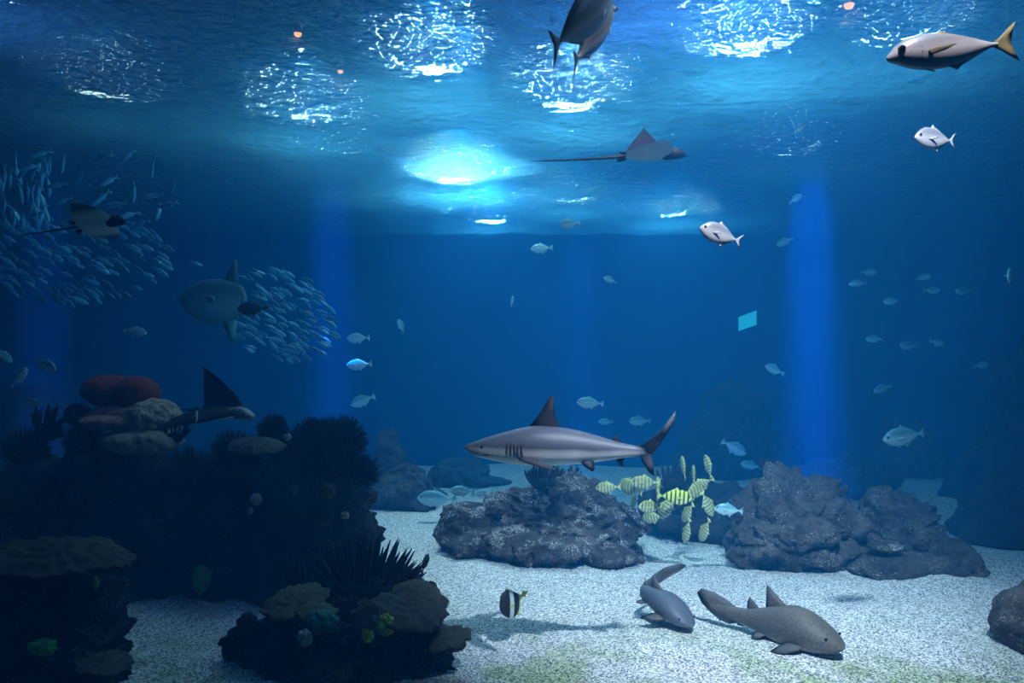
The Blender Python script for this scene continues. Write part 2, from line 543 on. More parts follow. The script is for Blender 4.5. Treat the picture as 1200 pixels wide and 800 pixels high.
# small coloured growths
G = [('sponge', 345, 573, 10.9, .045, .07, 'teal', 'tiny teal sponge on the upright reef rock'),
     ('sponge', 300, 585, 10.9, .07, .08, 'pale', 'pale crusty sponge, the larger of two on the upright reef rock'),
     ('sponge', 293, 599, 10.85, .04, .05, 'pale', 'small pale sponge knob under the larger pale sponge'),
     ('sponge', 404, 604, 10.9, .06, .05, 'pale', 'pale crust patch at the edge of the upright reef rock, by the pale sand gap'),
     ('sponge', 337, 512, 11.05, .05, .05, 'pale', 'elongated pale growth high on the upright reef rock'),
     ('sponge', 385, 575, 10.9, .09, .10, 'olive', 'dull olive growth on the flank of the upright reef rock'),
     ('sponge', 236, 678, 10.85, .11, .17, 'green', 'bright green ragged sponge low on the reef wall'),
     ('sponge', 112, 683, 7.65, .03, .06, 'green', 'thin green sponge under the wide plate coral'),
     ('sponge', 50, 758, 7.5, .13, .07, 'green', 'dark green leafy sponge at the foot of the black reef rock'),
     ('sponge', 128, 712, 10.4, .12, .12, 'rock_far', 'round blue-grey sponge in the gap over the sand'),
     ('sponge', 378, 726, 8.35, .16, .09, 'teal', 'teal sponge sheet on the low reef rock'),
     ('sponge', 452, 732, 8.3, .085, .11, 'yellow', 'tall yellow sponge on the low reef rock'),
     ('sponge', 431, 745, 8.25, .06, .065, 'yellow', 'small round yellow sponge beside the tall yellow one'),
     ('sponge', 357, 747, 8.2, .075, .075, 'pale', 'pale round sponge on the low reef rock under the teal sheet'),
     ('sponge', 290, 731, 8.8, .11, .12, 'rock_dk', 'round black sponge at the end of the low reef rock'),
     ('sponge', 430, 722, 8.35, .16, .15, 'rock_r', 'grey lumpy sponge between the teal sheet and the tall yellow sponge')]
for k, (nm, px, py, d, rx, rz, mt, lb) in enumerate(G):
    blob(nm, px, py, d, rx, rx * .8, rz, mt, lb, 'sponge', sub=5, amp=.8, freq=3.5, knob=.35, seed=40 + k)


def plate(name, px, py, d, r, ry, th, mat, label, seed=0, tilt=(0, 0, 0), cat='coral', dome=.25, nseg=72, nr=16):
    """ruffled plate coral: a thin shallow dome with a wavy, scalloped rim"""
    p = P(px, py, d)
    V, F = [], []
    for side in (1, 0):
        for i in range(nr + 1):
            t = i / nr
            for j in range(nseg):
                a = 2 * math.pi * j / nseg
                ca, sa = math.cos(a), math.sin(a)
                w = 1 + .16 * noise.noise(Vector((ca * 1.6 + seed, sa * 1.6, seed))) + .15 * noise.noise(Vector((ca * 5, sa * 5, seed)))
                z = dome * r * (1 - t * t) + .10 * r * t * noise.noise(Vector((ca * 2.5 * t, sa * 2.5 * t, seed + 4))) + .02 * r * noise.noise(Vector((ca * 14 * t, sa * 14 * t, seed)))
                z += .022 * r * math.sin(a * 24 + 3 * noise.noise(Vector((ca * 3, sa * 3, seed)))) * t + .03 * r * math.sin(t * 22 + 2 * ca) * (1 - t)
                z -= 0 if side else th * (1 - .75 * t ** 3)
                V.append((r * t * w * ca, ry * t * w * sa, z))
    n1 = (nr + 1) * nseg
    for s in (0, 1):
        o = s * n1
        for i in range(nr):
            for j in range(nseg):
                a, b_, c, e = o + i * nseg + j, o + i * nseg + (j + 1) % nseg, o + (i + 1) * nseg + (j + 1) % nseg, o + (i + 1) * nseg + j
                F.append((a, e, c, b_) if s == 0 else (a, b_, c, e))
    for j in range(nseg):
        a, b_ = nr * nseg + j, nr * nseg + (j + 1) % nseg
        F.append((a, n1 + a, n1 + b_, b_))
    o = mesh_obj(name, V, F, M[mat])
    o.location = p
    o.rotation_euler = [math.radians(t) for t in tilt]
    return tag(o, label, cat)


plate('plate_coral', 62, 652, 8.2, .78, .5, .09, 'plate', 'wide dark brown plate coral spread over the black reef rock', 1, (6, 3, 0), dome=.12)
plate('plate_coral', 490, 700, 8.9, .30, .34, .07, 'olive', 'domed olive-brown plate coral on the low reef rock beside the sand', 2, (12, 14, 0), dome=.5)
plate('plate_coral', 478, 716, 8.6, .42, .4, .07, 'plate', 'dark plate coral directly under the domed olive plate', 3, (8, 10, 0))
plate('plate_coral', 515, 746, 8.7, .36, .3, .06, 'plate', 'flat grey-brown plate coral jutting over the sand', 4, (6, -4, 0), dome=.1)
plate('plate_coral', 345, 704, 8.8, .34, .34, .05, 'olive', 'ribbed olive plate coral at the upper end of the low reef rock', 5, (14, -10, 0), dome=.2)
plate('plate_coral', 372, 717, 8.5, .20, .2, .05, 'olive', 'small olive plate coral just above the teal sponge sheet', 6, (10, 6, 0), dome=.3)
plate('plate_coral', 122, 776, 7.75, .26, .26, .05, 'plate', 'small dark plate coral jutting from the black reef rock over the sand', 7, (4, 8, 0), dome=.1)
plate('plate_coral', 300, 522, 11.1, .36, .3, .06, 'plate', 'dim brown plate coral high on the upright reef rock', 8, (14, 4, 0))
blob('fan_lump', 505, 692, 9.3, .075, .05, .11, 'bush', 'dark rounded coral fan behind the domed olive plate', 'coral', sub=4, amp=.2, seed=70)
blob('fan_lump', 492, 683, 9.3, .06, .05, .06, 'bush', 'small dark coral knob behind the domed olive plate', 'coral', sub=4, amp=.2, seed=71)


def finger_mesh(name, seg=7, rings=7, bend=.25):
    V, F = [], []
    for i in range(rings + 1):
        t = i / rings
        r = (.55 + .45 * math.sin(math.pi * min(1, t * .9 + .12))) * (1 - max(0, t - .8) * 3.2)
        r *= 1.0
        for j in range(seg):
            a = 2 * math.pi * j / seg
            V.append((math.cos(a) * r + bend * 4 * t * t, math.sin(a) * r, t))
    top = len(V)
    V.append((bend * 4, 0, 1.02))
    for i in range(rings):
        for j in range(seg):
            F.append((i * seg + j, i * seg + (j + 1) % seg, (i + 1) * seg + (j + 1) % seg, (i + 1) * seg + j))
    for j in range(seg):
        F.append((rings * seg + j, rings * seg + (j + 1) % seg, top))
    me = bpy.data.meshes.new(name)
    me.from_pydata(V, [], F)
    me.polygons.foreach_set('use_smooth', [True] * len(me.polygons))
    me.materials.append(M['bush'])
    return me


FING = finger_mesh('finger')


def finger_coral(px, py, d, n, length, spread, width, label, seed, cat='coral', rad=.022, name='finger_coral', tilt=0.0):
    """upright fingers fanning from a common foot; each finger is a part"""
    rnd = random.Random(seed)
    p = P(px, py, d)
    root = empty(name, p)
    tag(root, label, cat)
    lumpy('foot', [((0, 0, 0), (width * .9, width * .5, length * .28))], M['bush'], sub=4, amp=.06, freq=4, seed=seed, parent=root, local=(0, 0, 0))
    for k in range(n):
        u = (k + .5) / n * 2 - 1
        f = bpy.data.objects.new('finger', FING)
        C.objects.link(f)
        f.parent = root
        L = length * (1 - .35 * abs(u) ** 1.6) * rnd.uniform(.75, 1.08)
        ang = tilt + u * spread + rnd.uniform(-.12, .12)
        f.location = (u * width + rnd.uniform(-.03, .03), rnd.uniform(-.5, .5) * width * .6, 0)
        f.rotation_euler = (rnd.uniform(-.35, .35), ang, rnd.uniform(0, 6.28) * 0)
        s = rad * rnd.uniform(.8, 1.25)
        f.scale = (s, s, L)
    return root


finger_coral(430, 692, 9.4, 80, .62, .80, .40, 'fan of dark finger coral with upright pointed fingers against the pale sand', 5, rad=.024)
finger_coral(372, 690, 9.5, 26, .52, .5, .30, 'shorter dark finger coral tuft beside the upright reef rock', 6, rad=.024)
finger_coral(638, 566, 14.3, 26, .40, .55, .24, 'dark bushy tuft of finger coral crowning the broad violet-brown boulder', 7, rad=.026)
finger_coral(672, 562, 14.9, 6, .34, .3, .07, 'thin dark coral sprig behind the crown of the broad boulder', 8, rad=.022)
finger_coral(790, 566, 15.6, 12, .40, .5, .22, 'dark finger coral on the boulder behind the yellow fish', 9, rad=.035)
finger_coral(897, 548, 13.8, 10, .20, .6, .09, 'small dark coral tuft on the shoulder of the tall craggy boulder', 10, rad=.016)
finger_coral(52, 505, 11.4, 9, .42, .45, .13, 'dark coral spike cluster on the reef, the tallest beside the small pale fish', 11, rad=.03)
finger_coral(206, 512, 11.0, 12, .28, .9, .12, 'spidery dark coral tuft hanging by the tan boulder', 12, rad=.014)


def bush(px, py, d, r, n, label, seed, stretch=1.0):
    """bushy soft coral: hundreds of thin tapering twigs on one round core"""
    rnd = random.Random(seed)
    p = P(px, py, d)
    root = empty('bushy_coral', p)
    tag(root, label, 'coral')
    V, F = [], []
    for k in range(n):
        th = rnd.uniform(0, 2 * math.pi)
        z = rnd.uniform(-.35, 1)
        q = math.sqrt(max(0, 1 - z * z))
        dr = Vector((q * math.cos(th) * stretch, q * math.sin(th), z)).normalized()
        a = dr * (r * .45)
        L = r * rnd.uniform(.45, .72)
        side = dr.cross(Vector((rnd.uniform(-1, 1), rnd.uniform(-1, 1), rnd.uniform(-1, 1)))).normalized()
        s2 = dr.cross(side)
        w = rnd.uniform(.010, .018)
        m = a + dr * L * .55 + side * L * .10
        e = a + dr * L + side * L * .02 + Vector((0, 0, .12 * L))
        i = len(V)
        for c, ww in ((a, w), (m, w * 1.25)):
            V += [c + side * ww, c - side * ww * .5 + s2 * ww * .87, c - side * ww * .5 - s2 * ww * .87]
        V.append(e)
        for j in range(3):
            F.append((i + j, i + (j + 1) % 3, i + 3 + (j + 1) % 3, i + 3 + j))
            F.append((i + 3 + j, i + 3 + (j + 1) % 3, i + 6))
    t = mesh_obj('twigs', V, F, M['bush'], root, False)
    t['kind'] = 'stuff'
    lumpy('core', [((0, 0, 0), (r * .62 * stretch, r * .62, r * .58))], M['bush'], sub=4, amp=.12 * r, freq=2.2 / r, seed=seed, parent=root, local=(0, 0, 0))
    return root


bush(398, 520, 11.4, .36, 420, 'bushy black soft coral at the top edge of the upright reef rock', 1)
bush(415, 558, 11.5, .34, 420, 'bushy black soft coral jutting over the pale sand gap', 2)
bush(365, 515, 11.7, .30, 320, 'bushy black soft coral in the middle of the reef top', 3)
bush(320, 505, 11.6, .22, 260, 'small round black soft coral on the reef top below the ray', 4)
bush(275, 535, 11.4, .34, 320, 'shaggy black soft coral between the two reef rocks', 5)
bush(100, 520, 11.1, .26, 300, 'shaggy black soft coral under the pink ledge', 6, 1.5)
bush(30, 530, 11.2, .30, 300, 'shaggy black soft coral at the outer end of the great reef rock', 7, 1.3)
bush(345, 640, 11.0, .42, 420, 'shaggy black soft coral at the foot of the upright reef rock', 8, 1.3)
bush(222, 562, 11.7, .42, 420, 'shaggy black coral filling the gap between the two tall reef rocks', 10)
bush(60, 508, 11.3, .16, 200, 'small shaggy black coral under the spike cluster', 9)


# ---------------------------------------------------------------- animals: builders
def mat_body(name, back, belly, z0, z1, spec=0.5, rough=0.4, spots=None, bars=None, nscale=6.0, tint=None):
    """counter-shaded skin; unit-length bodies, so object coordinates run -0.5..0.5 along the fish"""
    m = NT(name)
    co = m.coord()
    xyz = m.sep(co)
    z = m.math('ADD', xyz[2], m.math('MULTIPLY', m.math('SUBTRACT', m.noise(nscale, 3, 0.5, co), 0.5), 0.03))
    t = m.math('DIVIDE', m.math('SUBTRACT', z, z0), z1 - z0, True)
    col = m.mix(t, belly, back)
    if tint:
        col = m.mix(m.ramp(m.math('ADD', xyz[0], 0.5), [(0.55, (0, 0, 0)), (0.95, (1, 1, 1))]), col, tint)
    if bars:
        n, c, lo, hi = bars
        w = m.math('SINE', m.math('MULTIPLY', xyz[0], n * 2 * math.pi))
        f = m.ramp(m.math('ADD', m.math('MULTIPLY', w, 0.5), 0.5), [(lo, (0, 0, 0)), (hi, (1, 1, 1))])
        f = m.math('MULTIPLY', f, m.ramp(m.math('ADD', xyz[0], 0.5), [(0.12, (0, 0, 0)), (0.22, (1, 1, 1)), (0.92, (1, 1, 1)), (1.0, (0.3, 0.3, 0.3))]))
        col = m.mix(f, col, c)
    if spots:
        sc, c, th = spots
        v = m.voronoi(sc, co)
        f = m.ramp(v.outputs['Distance'], [(th, (1, 1, 1)), (th + 0.08, (0, 0, 0))])
        col = m.mix(f, col, c)
    n = m.noise(nscale * 14, 2, 0.5, co)
    m.bsdf(col, rough, spec, m.bump(n, 0.15, 0.004))
    return m.m


def mat_fin(name, a, b=None, rough=0.5):
    m = NT(name)
    m.bsdf(m.ramp(m.noise(5, 3), [(0.35, a), (0.65, b or a)]), rough, 0.10)
    return m.m


M['eye'] = mat_fin('eye_black', (0.006, 0.006, 0.008), None, 0.15)
M['iris'] = mat_fin('eye_iris', (0.14, 0.14, 0.13), None, 0.3)
M['silver'] = mat_body('silver_skin', (0.095, 0.10, 0.108), (0.23, 0.23, 0.23), -.02, .09, .6, .3)
M['jack'] = mat_body('jack_skin', (0.075, 0.068, 0.06), (0.20, 0.185, 0.18), .00, .07, .6, .35)
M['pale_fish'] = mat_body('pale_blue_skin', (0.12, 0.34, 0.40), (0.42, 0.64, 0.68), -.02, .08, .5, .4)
M['gold'] = mat_body('golden_skin', (0.40, 0.42, 0.14), (0.52, 0.56, 0.36), -.05, .10, .4, .4, bars=(8.5, (0.16, 0.17, 0.10), .62, .82))
M['gold_bright'] = mat_body('bright_golden_skin', (0.66, 0.78, 0.03), (0.75, 0.80, 0.25), -.05, .10, .4, .4, bars=(8.5, (0.03, 0.05, 0.03), .58, .72))
M['gold_fin'] = mat_fin('golden_fin', (0.50, 0.52, 0.10), (0.58, 0.60, 0.28))
M['silver_fin'] = mat_fin('silver_fin', (0.14, 0.15, 0.16), (0.24, 0.25, 0.25))
M['dusky_fin'] = mat_fin('dusky_yellow_fin', (0.03, 0.026, 0.018), (0.13, 0.10, 0.03))
M['school'] = mat_body('school_skin', (0.01, 0.18, 0.34), (0.06, 0.45, 0.66), -.04, .06, .7, .3)
M['shark'] = mat_body('shark_skin', (0.066, 0.070, 0.098), (0.85, 0.84, 0.86), -.034, .016, .4, .5)
M['shark_fin'] = mat_fin('shark_fin', (0.010, 0.011, 0.014), (0.026, 0.027, 0.032))
M['shark_tail'] = mat_fin('shark_tail_skin', (0.035, 0.036, 0.045), (0.08, 0.078, 0.092))
M['zebra'] = mat_body('spotted_shark_skin', (0.105, 0.092, 0.085), (0.26, 0.245, 0.235), -.07, .01, .3, .6, spots=(62, (0.03, 0.03, 0.03), .25))
M['zebra_fin'] = mat_fin('spotted_shark_fin', (0.06, 0.057, 0.057), (0.11, 0.10, 0.10))
M['blue_shark'] = mat_body('smooth_shark_skin', (0.075, 0.085, 0.11), (0.22, 0.22, 0.23), -.06, .01, .3, .5)
M['ray_top'] = mat_fin('ray_back', (0.008, 0.009, 0.013), (0.018, 0.018, 0.025), .5)
M['ray_pattern'] = mat_plain('ray_mottled', (0.03, 0.035, 0.04), (0.30, 0.34, 0.34), 26, .5, .3, .2)
M['mola'] = mat_body('sunfish_skin', (0.015, 0.08, 0.11), (0.07, 0.25, 0.30), -.12, .16, .3, .6, nscale=4)
M['gill'] = mat_fin('gill_slit', (0.02, 0.02, 0.025))
M['bannerfish'] = None


def mat_ray_belly():
    m = NT('ray_belly')
    xyz = m.sep(m.coord())
    f = m.ramp(m.math('ABSOLUTE', xyz[1]), [(0.20, (0.62, 0.66, 0.66)), (0.36, (0.04, 0.04, 0.05))])
    m.bsdf(f, 0.55, 0.3)
    return m.m


M['ray_belly'] = mat_ray_belly()
M['ray_white'] = mat_fin('ray_white_belly', (0.50, 0.53, 0.54), (0.58, 0.60, 0.60))


def loft(name, st, mat, parent=None, seg=16, bend=None, power=2.0):
    """st: (x, zc, hz, hy) stations from nose to tail -> closed skin"""
    V, F = [], []
    for x, zc, hz, hy in st:
        for j in range(seg):
            a = 2 * math.pi * j / seg
            ca, sa = math.cos(a), math.sin(a)
            y = hy * math.copysign(abs(ca) ** (2 / power), ca)
            z = zc + hz * math.copysign(abs(sa) ** (2 / power), sa)
            V.append(Vector((x, y, z)))
    n = len(st)
    for i in range(n - 1):
        for j in range(seg):
            a, b, c, d = i * seg + j, i * seg + (j + 1) % seg, (i + 1) * seg + (j + 1) % seg, (i + 1) * seg + j
            F.append((a, b, c, d))
    for e, k in ((0, 0), (n - 1, 1)):
        x, zc, hz, hy = st[e]
        V.append(Vector((x + (hy if k == 0 else -hy) * .4, 0, zc)))
        c = len(V) - 1
        for j in range(seg):
            a, b = e * seg + j, e * seg + (j + 1) % seg
            F.append((c, b, a) if k == 0 else (c, a, b))
    if bend:
        V = [bend(v) for v in V]
    return mesh_obj(name, V, F, mat, parent)


def spline(pts, n):
    """Catmull-Rom through station tuples"""
    out = []
    m = len(pts) - 1
    for i in range(n + 1):
        t = i / n * m
        k = min(int(t), m - 1)
        f = t - k
        p0, p1, p2, p3 = pts[max(k - 1, 0)], pts[k], pts[k + 1], pts[min(k + 2, m)]
        q = []
        for a, b, c, d in zip(p0, p1, p2, p3):
            q.append(.5 * (2 * b + (c - a) * f + (2 * a - 5 * b + 4 * c - d) * f * f + (3 * b - a - 3 * c + d) * f ** 3))
        out.append(tuple([q[0], q[1], max(q[2], .0015), max(q[3], .001)]))
    return out


def fin(name, pts, pivot, th, mat, parent, mtx=None, bend=None, curve=None):
    """lens-section fin: outline pts (x, z), star-shaped about pivot"""
    V = [Vector((x, 0, z)) for x, z in pts]
    n = len(V)
    mid = [Vector(((x + pivot[0]) / 2, th * .8, (z + pivot[1]) / 2)) for x, z in pts]
    mid2 = [Vector((v.x, -v.y, v.z)) for v in mid]
    c1, c2 = Vector((pivot[0], th, pivot[1])), Vector((pivot[0], -th, pivot[1]))
    V = V + mid + mid2 + [c1, c2]
    F = []
    for j in range(n):
        k = (j + 1) % n
        F += [(j, k, n + k, n + j), (k, j, 2 * n + j, 2 * n + k), (n + j, n + k, 3 * n), (2 * n + k, 2 * n + j, 3 * n + 1)]
    if curve:
        V = [curve(v) for v in V]
    if mtx is not None:
        V = [mtx @ v for v in V]
    if bend:
        V = [bend(v) for v in V]
    return mesh_obj(name, V, F, mat, parent)


def ball(name, c, r, mat, parent, sub=2):
    d, f = ico(sub)
    return mesh_obj(name, [Vector(c) + v * r for v in d], f, mat, parent)


def RX(a, at=(0, 0, 0)):
    at = Vector(at)
    return Matrix.Translation(at) @ Matrix.Rotation(math.radians(a), 4, 'X')


def orient(root, pos, ang, away=0.0, roll=0.0, scale=1.0):
    """point a +X-nosed animal: ang in the picture plane (0 right, 90 up, 180 left), away = turned from the glass"""
    a, b = math.radians(ang), math.radians(away)
    h = Vector((math.cos(a) * math.cos(b), math.sin(b), math.sin(a) * math.cos(b))).normalized()
    up = Vector((0, 0, 1)) - h * h.z
    if up.length < .25:
        up = Vector((-math.sin(a), 0, math.cos(a))) * (1 if math.cos(a) >= 0 else -1)
        up = up - h * up.dot(h)
    up.normalize()
    y = up.cross(h)
    R = Matrix((h, y, up)).transposed()
    R = R @ Matrix.Rotation(math.radians(roll), 3, 'X')
    root.location = pos
    root.rotation_euler = R.to_euler()
    root.scale = (scale,) * 3
    return root


def make_fish(name, deep=.36, wide=.14, body='silver', fins='silver_fin', tail_fork=.75, tail_span=.30, bow=0.0, parts=True, eye=True, dorsal=.07, snout=0.0):
    """jack-shaped fish of unit length"""
    root = empty(name)
    bnd = (lambda v: Vector((v.x, v.y + bow * (min(v.x, .1) - .1) ** 2, v.z))) if bow else None
    H = deep / 2
    st = spline([(.50, -.01 - snout, .012, .008), (.47, -.005 - snout, H * .28, wide * .20), (.42, 0, H * .52, wide * .33), (.33, .005, H * .82, wide * .45), (.20, .005, H * 1.0, wide * .5), (.04, 0, H * .96, wide * .47),
                 (-.12, 0, H * .70, wide * .36), (-.24, 0, H * .36, wide * .22), (-.32, 0, H * .14, wide * .12), (-.36, 0, H * .11, wide * .07)], 26)
    loft('body', st, M[body], root, 18, bnd)
    s = tail_span / 2
    fin('tail_fin', [(-.33, .02), (-.38, .05), (-.44, s * .7), (-.50, s), (-.475, s * .55), (-.50 + .2 * (1 - tail_fork) * -1 + tail_fork * .09, 0), (-.475, -s * .55), (-.50, -s), (-.44, -s * .7), (-.38, -.05), (-.33, -.02)],
        (-.355, 0), .008, M[fins], root, None, bnd)
    fin('dorsal_fin', [(.14, H * .9), (.06, H + dorsal), (.03, H + dorsal * .45), (-.10, H * .72 + dorsal * .3), (-.25, H * .30 + dorsal * .25), (-.26, H * .22), (-.10, H * .66)], (.02, H * .85), .006, M[fins], root, None, bnd)
    fin('anal_fin', [(.02, -H * .9), (-.05, -H - dorsal), (-.08, -H * .9 - dorsal * .2), (-.25, -H * .3 - dorsal * .25), (-.26, -H * .22), (-.10, -H * .66)], (-.05, -H * .8), .006, M[fins], root, None, bnd)
    if parts:
        for sgn in (1, -1):
            mt = Matrix.Translation((.22, sgn * wide * .48, -.03)) @ Matrix.Rotation(math.radians(sgn * -22), 4, 'Z') @ Matrix.Rotation(math.radians(14), 4, 'Y')
            fin('pectoral_fin', [(0, .02), (-.10, .018), (-.20, -.02), (-.12, -.03), (0, -.022)], (-.05, 0), .004, M[fins], root, mt)
            if eye:
                e = ball('eye', (.405, sgn * wide * .33, H * .22), .030, M['iris'], root)
                ball('pupil', (.408, sgn * (wide * .33 + .012), H * .22), .023, M['eye'], e)
        for sgn in (1, -1):
            gv, gf = [], []
            for q in range(13):
                t = math.radians(48 - 104 * q / 12)
                xx = .275 - .035 * math.cos(t) ** 2 + .02
                w_ = .0035 * math.sin(math.pi * q / 12) + .0006
                hh, ww = H * .90, wide * .475
                for dx, k in ((-w_, 1.012), (w_, 1.012), (0, .95)):
                    gv.append((xx + dx, sgn * ww * math.cos(t) * k, .005 + hh * math.sin(t) * k))
                if q:
                    a_ = 3 * (q - 1)
                    gf += [(a_, a_ + 1, a_ + 4, a_ + 3), (a_ + 1, a_ + 2, a_ + 5, a_ + 4), (a_ + 2, a_, a_ + 3, a_ + 5)]
            mesh_obj('gill_edge', gv, gf, M['gill'], root)
        fin('pelvic_fin', [(.22, -H * .93), (.14, -H * 1.0), (.12, -H * 1.15), (.20, -H * 1.0)], (.18, -H * .97), .004, M[fins], root)
    return root


def simple_fish_mesh(name, deep, wide, mat, bow=0.0):
    """one-piece small fish: body and fins in a single skin"""
    H = deep / 2
    st = spline([(.50, 0, .01, .008), (.42, 0, H * .55, wide * .35), (.25, 0, H, wide * .5), (.0, 0, H * .92, wide * .45), (-.22, 0, H * .45, wide * .22), (-.36, 0, H * .16, wide * .07)], 10)
    o = loft(name, st, M[mat], None, 8)
    bm = bmesh.new()
    bm.from_mesh(o.data)

    def f(pts, th=.006):
        c = Vector((sum(p[0] for p in pts) / len(pts), 0, sum(p[1] for p in pts) / len(pts)))
        rim = [bm.verts.new((x, 0, z)) for x, z in pts]
        for s in (1, -1):
            cv = bm.verts.new((c.x, s * th, c.z))
            for j in range(len(rim)):
                a, b = rim[j], rim[(j + 1) % len(rim)]
                bm.faces.new((a, b, cv) if s < 0 else (b, a, cv))
    f([(-.33, .02), (-.50, .13), (-.46, .03), (-.35, 0)])
    f([(-.33, -.02), (-.50, -.13), (-.46, -.03), (-.35, 0)])
    f([(.12, H * .9), (.02, H + .05), (-.2, H * .5 + .02), (-.2, H * .4)])
    f([(.02, -H * .9), (-.06, -H - .03), (-.2, -H * .5 - .02), (-.2, -H * .4)])
    if bow:
        for v in bm.verts:
            v.co.y += bow * (min(v.co.x, .1) - .1) ** 2
    bm.to_mesh(o.data)
    bm.free()
    o.data.polygons.foreach_set('use_smooth', [True] * len(o.data.polygons))
    return o


def px_len(px, d, away=0.0):
    return px / FPX * d / max(.3, math.cos(math.radians(away)))


# ---------------------------------------------------------------- the large shark
def make_shark():
    root = empty('shark')
    # stations traced from the side: (x, centre z, half height, half width), unit length nose to tail tip
    S = [(.498, .005, .004, .006), (.480, .003, .016, .030), (.445, .000, .031, .048), (.39, .003, .046, .060), (.32, .008, .062, .069), (.24, .014, .077, .076), (.16, .020, .086, .080),
         (.07, .021, .083, .077), (-.03, .018, .074, .066), (-.12, .014, .059, .052), (-.20, .010, .043, .037), (-.27, .008, .030, .025), (-.33, .008, .021, .017), (-.36, .009, .017, .012)]
    bend = lambda v: Vector((v.x, v.y + .10 * max(0, -.05 - v.x) ** 1.5, v.z))
    S = [(x, z, hz * 1.12, hy * 1.08) for x, z, hz, hy in S]
    loft('body', spline(S, 60), M['shark'], root, 30, bend)
    d1 = fin('dorsal_fin', [(.200, .095), (.150, .160), (.112, .222), (.090, .258), (.073, .262), (.070, .225), (.066, .160), (.045, .118), (.030, .103), (.10, .085)], (.10, .11), .011, M['shark_fin'], root)
    fin('second_dorsal_fin', [(-.195, .048), (-.228, .078), (-.238, .080), (-.236, .058), (-.262, .044), (-.22, .035)], (-.222, .048), .006, M['shark_fin'], root, None, bend)
    fin('upper_tail_lobe', [(-.325, .022), (-.36, .052), (-.42, .098), (-.470, .150), (-.500, .205), (-.492, .150), (-.462, .092), (-.425, .035), (-.395, -.004), (-.35, -.006)], (-.375, .022), .008, M['shark_tail'], root, None, bend)
    fin('lower_tail_lobe', [(-.335, -.004), (-.350, -.045), (-.378, -.088), (-.408, -.110), (-.400, -.062), (-.392, -.004), (-.37, .010)], (-.365, -.015), .008, M['shark_tail'], root, None, bend)
    for s in (1, -1):
        # pectorals reach out sideways and slightly down
        mt = Matrix.Translation((.20, s * .062, -.030)) @ Matrix.Rotation(math.radians(s * 82), 4, 'X')
        fin('pectoral_fin', [(.045, .01), (.02, -.07), (-.06, -.16), (-.150, -.225), (-.145, -.19), (-.085, -.09), (-.055, -.02), (-.02, .015)], (-.015, -.02), .007, M['shark_tail'], root, mt)
        mp = Matrix.Translation((-.085, s * .030, -.035)) @ Matrix.Rotation(math.radians(s * 30), 4, 'X')
        fin('pelvic_fin', [(.035, .0), (.01, -.035), (-.03, -.062), (-.040, -.048), (-.035, -.005)], (0, -.01), .005, M['shark_fin'], root, mp, bend)
        e = ball('eye', (.408, s * .0545, .012), .0085, M['eye'], root)
        for k in range(5):
            x = .285 - k * .017
            V = []
            for q in range(9):
                t = q / 8
                V.append((x - .012 * t + .006 * math.sin(t * 3.1), t))
            # thin slit ribbon hugging the side of the body
            vv, ff = [], []
            for q, (xx, t) in enumerate(V):
                z = .040 - .062 * t
                st = [c for c in S if c[0] <= xx][0]
                cz, hz, hy = st[1], st[2] + .008, st[3] + .006
                y = hy * math.sqrt(max(0, 1 - ((z - cz) / hz) ** 2))
                w = .0010 * math.sin(math.pi * t) + .0004
                vv += [(xx - w, s * (y + .001), z), (xx + w, s * (y + .001), z), (xx, s * (y - .006), z)]
                if q:
                    a = 3 * (q - 1)
                    ff += [(a, a + 1, a + 4, a + 3), (a + 1, a + 2, a + 5, a + 4), (a + 2, a, a + 3, a + 5)]
            mesh_obj('gill_slit', vv, ff, M['gill'], root)
        # mouth line
        vv, ff = [], []
        for q in range(13):
            t = q / 12
            xx = .478 - .105 * t
            z = -.016 - .012 * math.sin(t * 2.6)
            st = min(S, key=lambda c: abs(c[0] - xx))
            k = [c for c in S if c[0] >= xx][-1]; k2 = [c for c in S if c[0] < xx][0]
            f_ = (k[0] - xx) / (k[0] - k2[0])
            cz, hz, hy = (k[i] + (k2[i] - k[i]) * f_ for i in (1, 2, 3))
            y = hy * math.sqrt(max(.02, 1 - ((z - cz) / hz) ** 2)) + .0015
            vv += [(xx, s * y, z + .0022), (xx, s * y, z - .0022), (xx, s * (y - .008), z)]
            if q:
                a = 3 * (q - 1)
                ff += [(a, a + 1, a + 4, a + 3), (a + 1, a + 2, a + 5, a + 4), (a + 2, a, a + 3, a + 5)]
        mesh_obj('mouth_line', vv, ff, M['gill'], root)
    fin('anal_fin', [(-.215, -.022), (-.245, -.062), (-.262, -.068), (-.258, -.040), (-.275, -.020)], (-.24, -.03), .005, M['shark_fin'], root, None, bend)
    return root


sk = make_shark()
tag(sk, 'large grey shark with dark upright dorsal fin and white belly above the broad boulder', 'shark')
orient(sk, P(666, 528, 8.6), 179, 4, 0, px_len(246, 8.6))


